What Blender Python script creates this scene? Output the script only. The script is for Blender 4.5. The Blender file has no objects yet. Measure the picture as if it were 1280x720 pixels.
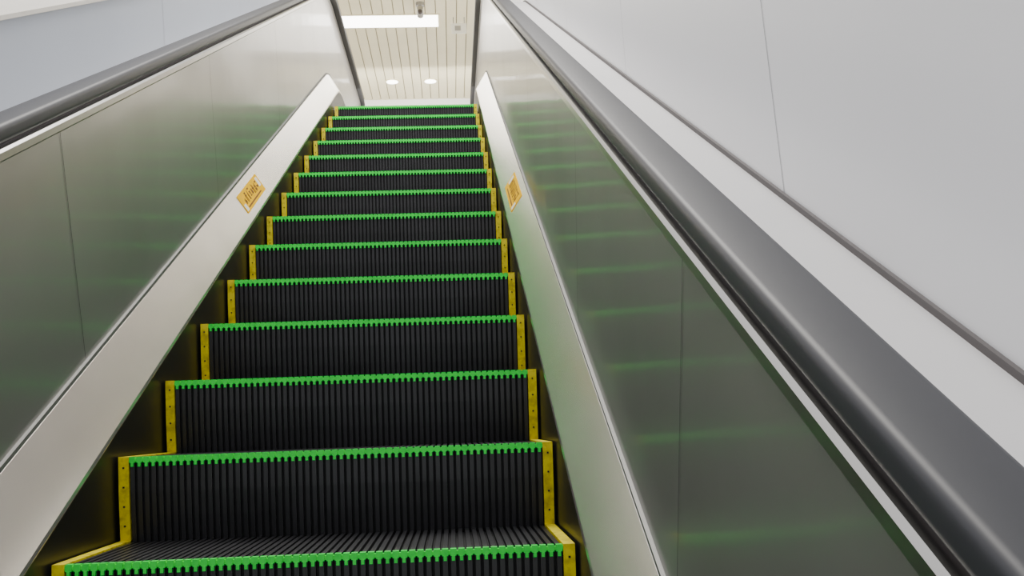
import bpy, math, random
from mathutils import Vector, Matrix
random.seed(4)
scene=bpy.context.scene
RUN=0.4032; ANG=math.radians(25.373); RISE=RUN*math.tan(ANG)
SA,CA=math.sin(ANG),math.cos(ANG)

# ---------------------------------------------------------------- materials
def mat(name,col,rough=.5,metal=0,noise=0,nscale=8,bump=0,bscale=5,emit=None,estr=0,stretch=None,spec=None,coat=0,col2=None,rn=0,crough=.2,cbump=0):
    m=bpy.data.materials.new(name); m.use_nodes=True
    nt=m.node_tree; b=nt.nodes['Principled BSDF']
    b.inputs['Base Color'].default_value=(*col,1)
    b.inputs['Roughness'].default_value=rough
    b.inputs['Metallic'].default_value=metal
    if spec is not None: b.inputs['Specular IOR Level'].default_value=spec
    if coat: b.inputs['Coat Weight'].default_value=coat; b.inputs['Coat Roughness'].default_value=crough
    tc=nt.nodes.new('ShaderNodeTexCoord'); mp=nt.nodes.new('ShaderNodeMapping')
    if stretch: mp.inputs['Scale'].default_value=stretch
    nt.links.new(tc.outputs['Object'],mp.inputs['Vector'])
    if noise:
        n=nt.nodes.new('ShaderNodeTexNoise'); n.inputs['Scale'].default_value=nscale; n.inputs['Detail'].default_value=5
        nt.links.new(mp.outputs[0],n.inputs['Vector'])
        r=nt.nodes.new('ShaderNodeMix'); r.data_type='RGBA'
        c2=col2 if col2 else tuple(c*(1-noise) for c in col)
        r.inputs['A'].default_value=(*col,1); r.inputs['B'].default_value=(*c2,1)
        cr=nt.nodes.new('ShaderNodeMapRange'); cr.inputs['From Min'].default_value=.45; cr.inputs['From Max'].default_value=.75
        nt.links.new(n.outputs['Fac'],cr.inputs['Value']); nt.links.new(cr.outputs[0],r.inputs['Factor'])
        nt.links.new(r.outputs['Result'],b.inputs['Base Color'])
        if rn:
            q=nt.nodes.new('ShaderNodeMapRange'); q.inputs['To Min'].default_value=rough-rn; q.inputs['To Max'].default_value=rough+rn
            nt.links.new(n.outputs['Fac'],q.inputs['Value']); nt.links.new(q.outputs[0],b.inputs['Roughness'])
    if bump:
        n=nt.nodes.new('ShaderNodeTexNoise'); n.inputs['Scale'].default_value=bscale; n.inputs['Detail'].default_value=1
        nt.links.new(tc.outputs['Object'],n.inputs['Vector'])
        bp=nt.nodes.new('ShaderNodeBump'); bp.inputs['Strength'].default_value=bump; bp.inputs['Distance'].default_value=.02
        nt.links.new(n.outputs['Fac'],bp.inputs['Height']); nt.links.new(bp.outputs[0],b.inputs['Normal'])
        if coat: nt.links.new(bp.outputs[0],b.inputs['Coat Normal'])
    if emit:
        b.inputs['Emission Color'].default_value=(*emit,1); b.inputs['Emission Strength'].default_value=estr
    return m
M_black=mat('step_dark_metal',(.032,.032,.036),.40,.3,noise=.4,nscale=6)
M_groove=mat('step_groove',(.006,.006,.007),.8)
M_green=mat('nosing_green_glow',(.005,.85,.07),.5,noise=.2,nscale=40,spec=.2,emit=(0,1,.1),estr=.03)  # faint emission added to brighten the green; nosing is not a lamp
M_greend=mat('nosing_green_dark',(.0,.32,.05),.6)
M_yel=mat('demarcation_yellow',(.88,.74,.01),.5,noise=1,nscale=45,col2=(.46,.35,.02),spec=.25)
M_skirt=mat('skirt_black_steel',(.014,.014,.013),.38,.2)
M_deck=mat('inner_deck_satin',(.79,.75,.69),.24,.88,noise=.10,nscale=3)
M_panel=mat('balustrade_steel',(.52,.50,.485),.36,.82,noise=.14,nscale=1.6,bump=.14,bscale=2.6,coat=.27,crough=.09)
M_trim=mat('trim_steel',(.50,.49,.47),.28,1)
M_dtrim=mat('deck_trim_grey',(.22,.22,.21),.5,.6)
M_rubber=mat('handrail_rubber',(.030,.031,.037),.44,0,spec=.42)
M_odeck=mat('outer_deck_paint',(.78,.77,.77),.45,.1,noise=.05,nscale=2)
M_wall=mat('wall_panel_white',(.89,.89,.905),.45,0,noise=.04,nscale=1.5)
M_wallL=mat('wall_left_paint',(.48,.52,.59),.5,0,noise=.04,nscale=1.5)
M_seam=mat('wall_seam',(.40,.40,.42),.7)
M_dark=mat('dark_matte',(.07,.06,.06),.7)  # plain dark tone for panel joints, rail base and camera lens
M_gap=mat('foot_gap',(.11,.10,.10),.7)
M_cap=mat('cap_beige',(.78,.74,.66),.5,noise=.05)
M_ceil=mat('ceiling_slat',(.78,.72,.50),.5,noise=.05,nscale=3)
M_ceilgap=mat('ceiling_gap',(.30,.26,.16),.8)
M_light=mat('light_diffuser',(1,1,1),.5,emit=(1,.98,.93),estr=10)
M_label=mat('label_gold',(.86,.50,.004),.8,noise=.12,nscale=20,spec=.02)
M_ink=mat('label_ink',(.15,.05,.01),.8)
M_white=mat('label_white',(.8,.78,.7),.5)
M_floor=mat('floor_tile',(.6,.58,.54),.4,noise=.1)
M_grey=mat('fixture_grey',(.35,.34,.32),.4,.5)

def mesh(name,verts,faces,mats,idx=None,parent=None,smooth=False):
    me=bpy.data.meshes.new(name); me.from_pydata(verts,[],faces); 
    for m in mats: me.materials.append(m)
    if idx: me.polygons.foreach_set('material_index',idx)
    if smooth: me.polygons.foreach_set('use_smooth',[True]*len(me.polygons))
    me.update()
    o=bpy.data.objects.new(name,me); scene.collection.objects.link(o)
    import bmesh
    bm=bmesh.new(); bm.from_mesh(me); bmesh.ops.recalc_face_normals(bm,faces=bm.faces); bm.to_mesh(me); bm.free()
    if parent: o.parent=parent
    return o
def empty(name):
    e=bpy.data.objects.new(name,None); scene.collection.objects.link(e); return e
class MB:
    def __init__(s): s.v=[];s.f=[];s.i=[]
    def box(s,a,b,mi=0,T=None):
        n=len(s.v)
        for x in (a[0],b[0]):
            for y in (a[1],b[1]):
                for z in (a[2],b[2]):
                    p=Vector((x,y,z)); s.v.append(tuple(T@p) if T else tuple(p))
        for f in ((0,1,3,2),(4,6,7,5),(0,4,5,1),(2,3,7,6),(0,2,6,4),(1,5,7,3)):
            s.f.append([n+k for k in f]); s.i.append(mi)
    def prism(s,x0,x1,prof,mis,capmi=0):
        n=len(s.v);k=len(prof)
        for x in (x0,x1):
            for y,z in prof: s.v.append((x,y,z))
        for j in range(k):
            s.f.append([n+j,n+(j+1)%k,n+k+(j+1)%k,n+k+j]); s.i.append(mis[j])
        s.f.append([n+j for j in range(k)]);s.i.append(capmi)
        s.f.append([n+k+j for j in range(k)][::-1]);s.i.append(capmi)
    def make(s,name,mats,parent=None): return mesh(name,s.v,s.f,mats,s.i,parent)

ESC=empty('escalator')
# ---------------------------------------------------------------- steps
def riser_y(t):
    return 0.030*t**1.6
NT=13; YW=.023; NC=60
def step_mesh(n,mb):
    y0=n*RUN; z0=n*RISE; b=.009
    H=RISE+.03; ts=[0,.045,.085,.35,.6,.8,1.0]
    yb=y0+RUN+.035
    prof=[(y0+b+riser_y(t),z0-b-H*t+ (b if t else 0)) for t in ts]
    prof+= [(yb,z0-H),(yb,z0-b),(y0+b+.022,z0-b)]
    mis=[4,1]+[1]*4+[1,1,1,4]
    mb.prism(-.5+.002,.5-.002,prof,mis,1)
    w=(1-2*YW)/NC
    cl=[(y0+riser_y(t),z0-H*t) for t in ts]
    cl[0]=(y0,z0-.003)
    prof=cl+[(y0+b+riser_y(1)+.002,z0-H),(y0+b+.002+.02,z0-b-.004),(yb,z0-b-.004),(yb,z0),(y0+.024,z0),(y0+.004,z0)]
    mis=[2,0,0,0,0,0, 0,0,0,0,0,2,2]
    for c in range(NC):
        xa=-.5+YW+w*c+w*.2
        mb.prism(xa,xa+w*.6,prof,mis,0)
    mb.box((-.5+YW,y0-.001,z0-.009),(.5-YW,y0+.010,z0-.001),2)
    for c in range(NC):
        xa=-.5+YW+w*c+w*.12
        mb.box((xa,y0-.004,z0-.011),(xa+w*.76,y0+.012,z0+.0025),2)
        mb.box((xa+w*.18,y0-.005,z0-.020),(xa+w*.58,y0+.004,z0-.011),2)
    for sx in (-1,1):
        x0,x1=(-.5,-.5+YW) if sx<0 else (.5-YW,.5)
        p=[(y0-.004+riser_y(t),z0+.003-H*t) for t in ts]
        prof=p+[(y0+b+.012+riser_y(1),z0-H),(y0+.03,z0-.02),(yb,z0-.02),(yb,z0+.003)]
        mb.prism(x0,x1,prof,[3]*len(prof),3)
        for t in (.1,.3,.5,.7,.9):
            zc=z0-H*t; xc=(x0+x1)/2
            mb.box((xc-.002,y0-.006+riser_y(t),zc-.002),(xc+.002,y0+riser_y(t),zc+.002),1)
        xs0,xs1=(-.502,-.498) if sx<0 else (.498,.502)
        mb.box((xs0,y0+.02,z0-H),(xs1,yb,z0-.004),0)
mb=MB()
for n in range(-7,NT+1): step_mesh(n,mb)
mb.make('steps',[M_black,M_groove,M_green,M_yel,M_greend],ESC)

# ---------------------------------------------------------------- sweeps along truss path
YB=5.72; RB=1.0
def base_path(endy=8.3,start=-3.2):
    st=[]; T=RB*math.tan(ANG/2)
    zb=YB*math.tan(ANG)
    y1=YB-T*CA; z1=zb-T*SA
    N=6
    for i in range(N+1):
        y=start+(y1-start)*i/N; st.append((y,y*math.tan(ANG),-SA,CA))
    cy,cz=y1+SA*RB,z1-CA*RB
    for i in range(1,13):
        a=ANG*(1-i/12); st.append((cy-math.sin(a)*RB,cz+math.cos(a)*RB,-math.sin(a),math.cos(a)))
    st.append((endy,zb,0,1))
    return st
def sweep(name,prof,m,path=None,closed=False,parent=ESC,off=0,smooth=False,mirror=1,caps=False,xin=0):
    path=path or base_path(); v=[];f=[];k=len(prof)
    for i,(y,z,ny,nz) in enumerate(path):
        dx=xin*min(1,max(0,(i-6)/8))
        for X,h in prof: v.append((mirror*(X-dx),y+ny*(h-off),z+nz*(h-off)))
    for i in range(len(path)-1):
        for j in range(k if closed else k-1):
            a=i*k+j; b=i*k+(j+1)%k
            f.append([a,b,b+k,a+k])
    if caps and closed:
        f.append(list(range(k))); f.append([ (len(path)-1)*k+j for j in range(k)])
    return mesh(name,v,f,[m],None,parent,smooth)
HC=.45
def newel_path():
    p=base_path(8.3); q=[(y+ny*HC,z+nz*HC,ny,nz) for y,z,ny,nz in p]
    y,z,_,_=q[-1]
    for i in range(1,17):
        a=math.pi*i/16; q.append((y,z,math.sin(a),math.cos(a)))
    y2=y-.5
    q.append((y2,z,0,-1))
    return q
NP=newel_path()
for side,s in (('left',-1),('right',1)):
    sweep('skirt_'+side,[(.508,-.42),(.508,.052)],M_skirt,mirror=s)
    sweep('inner_deck_'+side,[(.53,-.02),(.507,.052),(.509,.060),(.583,.181),(.592,.185),(.60,.185),(.60,-.02)],M_deck,mirror=s,closed=True,caps=True)
    sweep('deck_trim_'+side,[(.597,.18),(.583,.183),(.583,.192),(.597,.195)],M_dtrim,mirror=s,closed=True)
    sweep('panel_lower_'+side,[(.590,.19),(.583,HC)],M_panel,mirror=s)
    sweep('panel_upper_'+side,[(.583,HC),(.576,.735)],M_panel,path=NP[:-1],off=HC,mirror=s)
    sweep('handrail_guide_'+side,[(.60,.733),(.573,.733),(.568,.738),(.568,.752),(.573,.757),(.60,.757)],M_trim,path=NP,off=HC,mirror=s)
    sweep('handrail_base_'+side,[(.585,.757),(.585,.772),(.64,.772),(.64,.70)],M_dark,path=NP,off=HC,mirror=s)
    x0,x1,h0,h1=.574,.650,.763,.800; r=.012
    def arc(cx,ch,a,b,r=r):
        return [(cx+r*math.cos(math.radians(a+(b-a)*i/5)),ch+r*math.sin(math.radians(a+(b-a)*i/5))) for i in range(6)]
    pr=arc(x0+r,h0+r,270,180)+arc(x0+r,h1-r,180,95)+[((x0+x1)/2,h1+.001)]+arc(x1-r,h1-r,85,0)+arc(x1-r,h0+r,0,-90)
    sweep('handrail_'+side,pr,M_rubber,path=NP,off=HC,mirror=s,closed=True,smooth=True,xin=.045)
    sweep('outer_cladding_'+side,[(.64,.755),(.64,.68),(.874,.68)],M_odeck,mirror=s)
    sweep('outer_fascia_'+side,[(.64,.68),(.64,-.4)],M_odeck,mirror=s)
    jb=MB()
    T=Matrix(((1,0,0),(0,CA,-SA),(0,SA,CA))).to_4x4()
    for jy in ((-2.35,-.88,.52,1.97,3.45,4.93) if s<0 else (-1.9,-.45,.62,1.97,3.45,4.93)):
        c=jy/CA
        n=len(jb.v)
        for (X,h) in ((.5885,.2),(.5745,.733)):
            for dc in (-.0013,.0013):
                p=T@Vector((s*X,c+dc+ (.0),h)); jb.v.append(tuple(p))
        jb.f.append([n,n+1,n+3,n+2]); jb.i.append(0)
    jb.make('panel_joints_'+side,[M_dark],ESC)
# comb plate / landing
mb=MB()
zl=NT*RISE+.004; yl=(NT+1)*RUN
mb.box((-.5,yl+.0,zl-.05),(.5,yl+.25,zl+.006),0)
for i in range(60):
    x=-.5+i/60+.004; mb.box((x,yl-.03,zl-.02),(x+.008,yl,zl+.008),1)
mb.make('comb_plate',[M_trim,M_yel],ESC)

# ---------------------------------------------------------------- room
WX=.876
def wall_prof(s,X,htop,m,name,vertical_top=None):
    path=base_path(13.6,-3.2)
    v=[];f=[]
    for (y,z,ny,nz) in path:
        v.append((s*X,y+ny*.66,z+nz*.66))
        if vertical_top: v.append((s*X,y+ny*.66,max(z+nz*.66+vertical_top, 0)))
        else: v.append((s*X,y+ny*htop,z+nz*htop))
    for i in range(len(path)-1): f.append([2*i,2*i+1,2*i+3,2*i+2])
    return mesh(name,v,f,[m])
wr=wall_prof(1,WX,0,M_wall,'wall_right',2.2)
sweep('foot_shadow_strip_right',[(WX,.678),(WX-.006,.679),(WX-.006,.690),(WX,.691)],M_gap,path=base_path(13.6),parent=None)  # dark strip, shade of the shadow gap at the wall foot put into colour
mb=MB()
for jy in (-1.78,-.23,1.33,2.9,4.45):
    zf=jy*math.tan(ANG)+.70/CA-.07
    n=len(mb.v)
    for (dy,dz) in ((0,0),(.36,2.2)):
        for d in (-.0013,.0013): mb.v.append((WX-.001,jy-.05+d+dy,zf+dz))
    mb.f.append([n,n+1,n+3,n+2]); mb.i.append(0)
mb.make('trim_2',[M_seam])
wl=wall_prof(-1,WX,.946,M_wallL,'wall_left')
sweep('trim_3',[(WX+.0,.935),(WX-.012,.938),(WX-.012,.950),(WX+.02,.953),(1.7,.953)],M_cap,path=base_path(13.6),parent=None,mirror=-1)
sweep('foot_shadow_strip_left',[(WX,.678),(WX-.006,.679),(WX-.006,.69),(WX,.691)],M_gap,path=base_path(13.6),parent=None,mirror=-1)  # same dark strip as painted gap shade, left wall foot
mb=MB()
for jy in (-1.0,.55,2.2,3.8):
    n=len(mb.v); c=jy
    for h,dy in ((.69,0),(.935,.05)):
        for d in (-.0015,.0015):
            mb.v.append((-(WX-.001),c-SA*h+.3+d+dy,(c+.3+dy)*math.tan(ANG)+CA*h))
    mb.f.append([n,n+1,n+3,n+2]); mb.i.append(0)
mb.make('trim_5',[M_seam])
ZF=zl; ZC=ZF+2.62
mb=MB(); mb.box((-6,yl+.25,ZF-.15),(6,13.6,ZF)); mb.make('floor',[M_floor])
mb=MB(); mb.box((-6,13.55,ZF-.1),(6,13.7,ZC+.2)); mb.make('wall_back',[M_wall])
mb=MB(); y0c,y1c=6.6,13.55
mb.box((-6,y0c,ZC+.012),(6,y1c,ZC+.08),1)
x=-6
while x<6:
    mb.box((x,y0c,ZC),(x+.113,y1c,ZC+.02),0); x+=.124
mb.make('ceiling',[M_ceil,M_ceilgap])

# ---------------------------------------------------------------- camera
f=1342.67; cam=Vector((.2691,-2.1403,.2406)); yaw,pitch,roll=.0586,.1250,-.0350
F=Vector((math.sin(yaw)*math.cos(pitch),math.cos(yaw)*math.cos(pitch),math.sin(pitch)))
R=F.cross(Vector((0,0,1))).normalized(); U=R.cross(F)
R,U=math.cos(roll)*R+math.sin(roll)*U, math.cos(roll)*U-math.sin(roll)*R
cd=bpy.data.cameras.new('camera'); co=bpy.data.objects.new('camera',cd); scene.collection.objects.link(co)
Mx=Matrix((R,U,-F)).transposed().to_4x4(); Mx.translation=cam; co.matrix_world=Mx
cd.sensor_width=36; cd.lens=f*36/1280; cd.clip_start=.01
scene.camera=co

# ---------------------------------------------------------------- ceiling fixtures
def fixture_light(x0,x1,ya,yb,nm):
    mb=MB(); mb.box((x0,ya,ZC-.015),(x1,yb,ZC+.01),0)
    mb.box((x0-.02,ya-.02,ZC-.008),(x1+.02,yb+.02,ZC+.012),1); return mb.make(nm,[M_light,M_ceil])
fixture_light(-.98,.22,10.20,10.56,'ceiling_light')
import bmesh
def cyl(name,loc,r,h,m,parent=None,rot=None,r2=None,seg=28):
    me=bpy.data.meshes.new(name); bm=bmesh.new()
    bmesh.ops.create_cone(bm,cap_ends=True,segments=seg,radius1=r,radius2=r if r2 is None else r2,depth=h)
    bm.to_mesh(me); bm.free(); me.materials.append(m)
    o=bpy.data.objects.new(name,me); scene.collection.objects.link(o); o.location=loc
    if rot: o.rotation_euler=rot
    if parent: o.parent=parent
    return o
for i,xx in enumerate((-.46,.08)):
    d=empty('ceiling_downlight')
    cyl('ring',(xx,12.68,ZC-.004),.10,.012,M_ceil,d)
    cyl('lens',(xx,12.68,ZC-.010),.08,.012,M_light,d)
e=empty('security_camera')
X,Y=.02,9.84
cyl('mount',(X,Y,ZC-.02),.05,.04,M_grey,e); cyl('stem',(X,Y,ZC-.06),.012,.08,M_grey,e)
cyl('body',(X,Y-.03,ZC-.12),.035,.14,M_grey,e,rot=(math.radians(70),0,0)); cyl('lens',(X,Y-.11,ZC-.15),.025,.03,M_dark,e,rot=(math.radians(70),0,0))
e=empty('hanging_sign')
X,Y=.47,10.3
mb=MB(); mb.box((X-.09,Y-.01,ZC-.2),(X+.09,Y+.01,ZC-.08),0); mb.box((X-.07,Y-.006,ZC-.08),(X-.06,Y+.006,ZC),1); mb.box((X+.06,Y-.006,ZC-.08),(X+.07,Y+.006,ZC),1)
mb.box((X-.05,Y-.014,ZC-.17),(X+.02,Y-.01,ZC-.11),1)
mb.make('sign_board',[M_white,M_grey],e)

# ---------------------------------------------------------------- labels on inner decks
for s,yc in ((-1,2.37),(1,2.30)):
    a=Vector((s*.5135,0,.0675)); b=Vector((s*.580,0,.176))
    across=(b-a); W=across.length; ac=across.normalized(); al=Vector((0,1,0)); nm=Vector((-s*ac.z,0,s*s*abs(ac.x)))
    T=Matrix(((1,0,0),(0,CA,-SA),(0,SA,CA)))
    def P(u,v,o):
        p=a+ac*(v*W)+nm*o+al*(yc/CA+u); return tuple(T@p)
    mb=MB()
    def quad(u0,u1,v0,v1,o,mi):
        n=len(mb.v)
        for oo in (0,o):
            for u,v in ((u0,v0),(u1,v0),(u1,v1),(u0,v1)): mb.v.append(P(u,v,oo))
        for q in ((4,5,6,7),(0,1,5,4),(1,2,6,5),(2,3,7,6),(3,0,4,7)): mb.f.append([n+k for k in q]); mb.i.append(mi)
    quad(-.22,.22,.17,.80,.002,0)
    quad(-.21,-.175,.22,.45,.0028,2); quad(.16,.20,.4,.72,.0028,2)
    u=-.16
    while u<.14:
        for r in range(4):
            q=random.random()
            v=random.uniform(.42,.68)
            if q<.5: quad(u+random.uniform(0,.01),u+.028,v,v+.045,.003,1)
            else:
                uu=u+random.uniform(0,.02); quad(uu,uu+.005,.38,.38+random.uniform(.15,.34),.003,1)
        u+=.040
    quad(-.16,.14,.26,.30,.003,1)
    mb.make('warning_label',[M_label,M_ink,M_white])

# ---------------------------------------------------------------- light
w=bpy.data.worlds.new('world'); scene.world=w; w.use_nodes=True
bg=w.node_tree.nodes['Background']; bg.inputs[0].default_value=(.97,.97,1,1); bg.inputs[1].default_value=1.15
def area(name,loc,target,sx,sy,e,col=(1,.96,.89)):
    l=bpy.data.lights.new(name,'AREA'); l.shape='RECTANGLE'; l.size=sx; l.size_y=sy; l.energy=e; l.color=col
    o=bpy.data.objects.new(name,l); scene.collection.objects.link(o); o.location=loc
    o.rotation_euler=(Vector(target)-Vector(loc)).to_track_quat('-Z','Y').to_euler(); return o
area('shaft_ceiling_lamp',(0,2,5.2),(0,2.3,1),1.5,5,260)
area('landing_ceiling_lamp',(0,9.5,ZC-.2),(0,9.5,0),3,3,120)
area('landing_ceiling_fill',(0,9.5,ZF+.3),(0,10.5,ZC),4,4,80)  # added fill aimed up to brighten the landing ceiling, no fitting there
area('end_wall_fill',(0,12.0,ZC-.5),(0,13.6,ZC-.6),3,.3,60)  # added fill to lift the dim back wall, not a real fixture
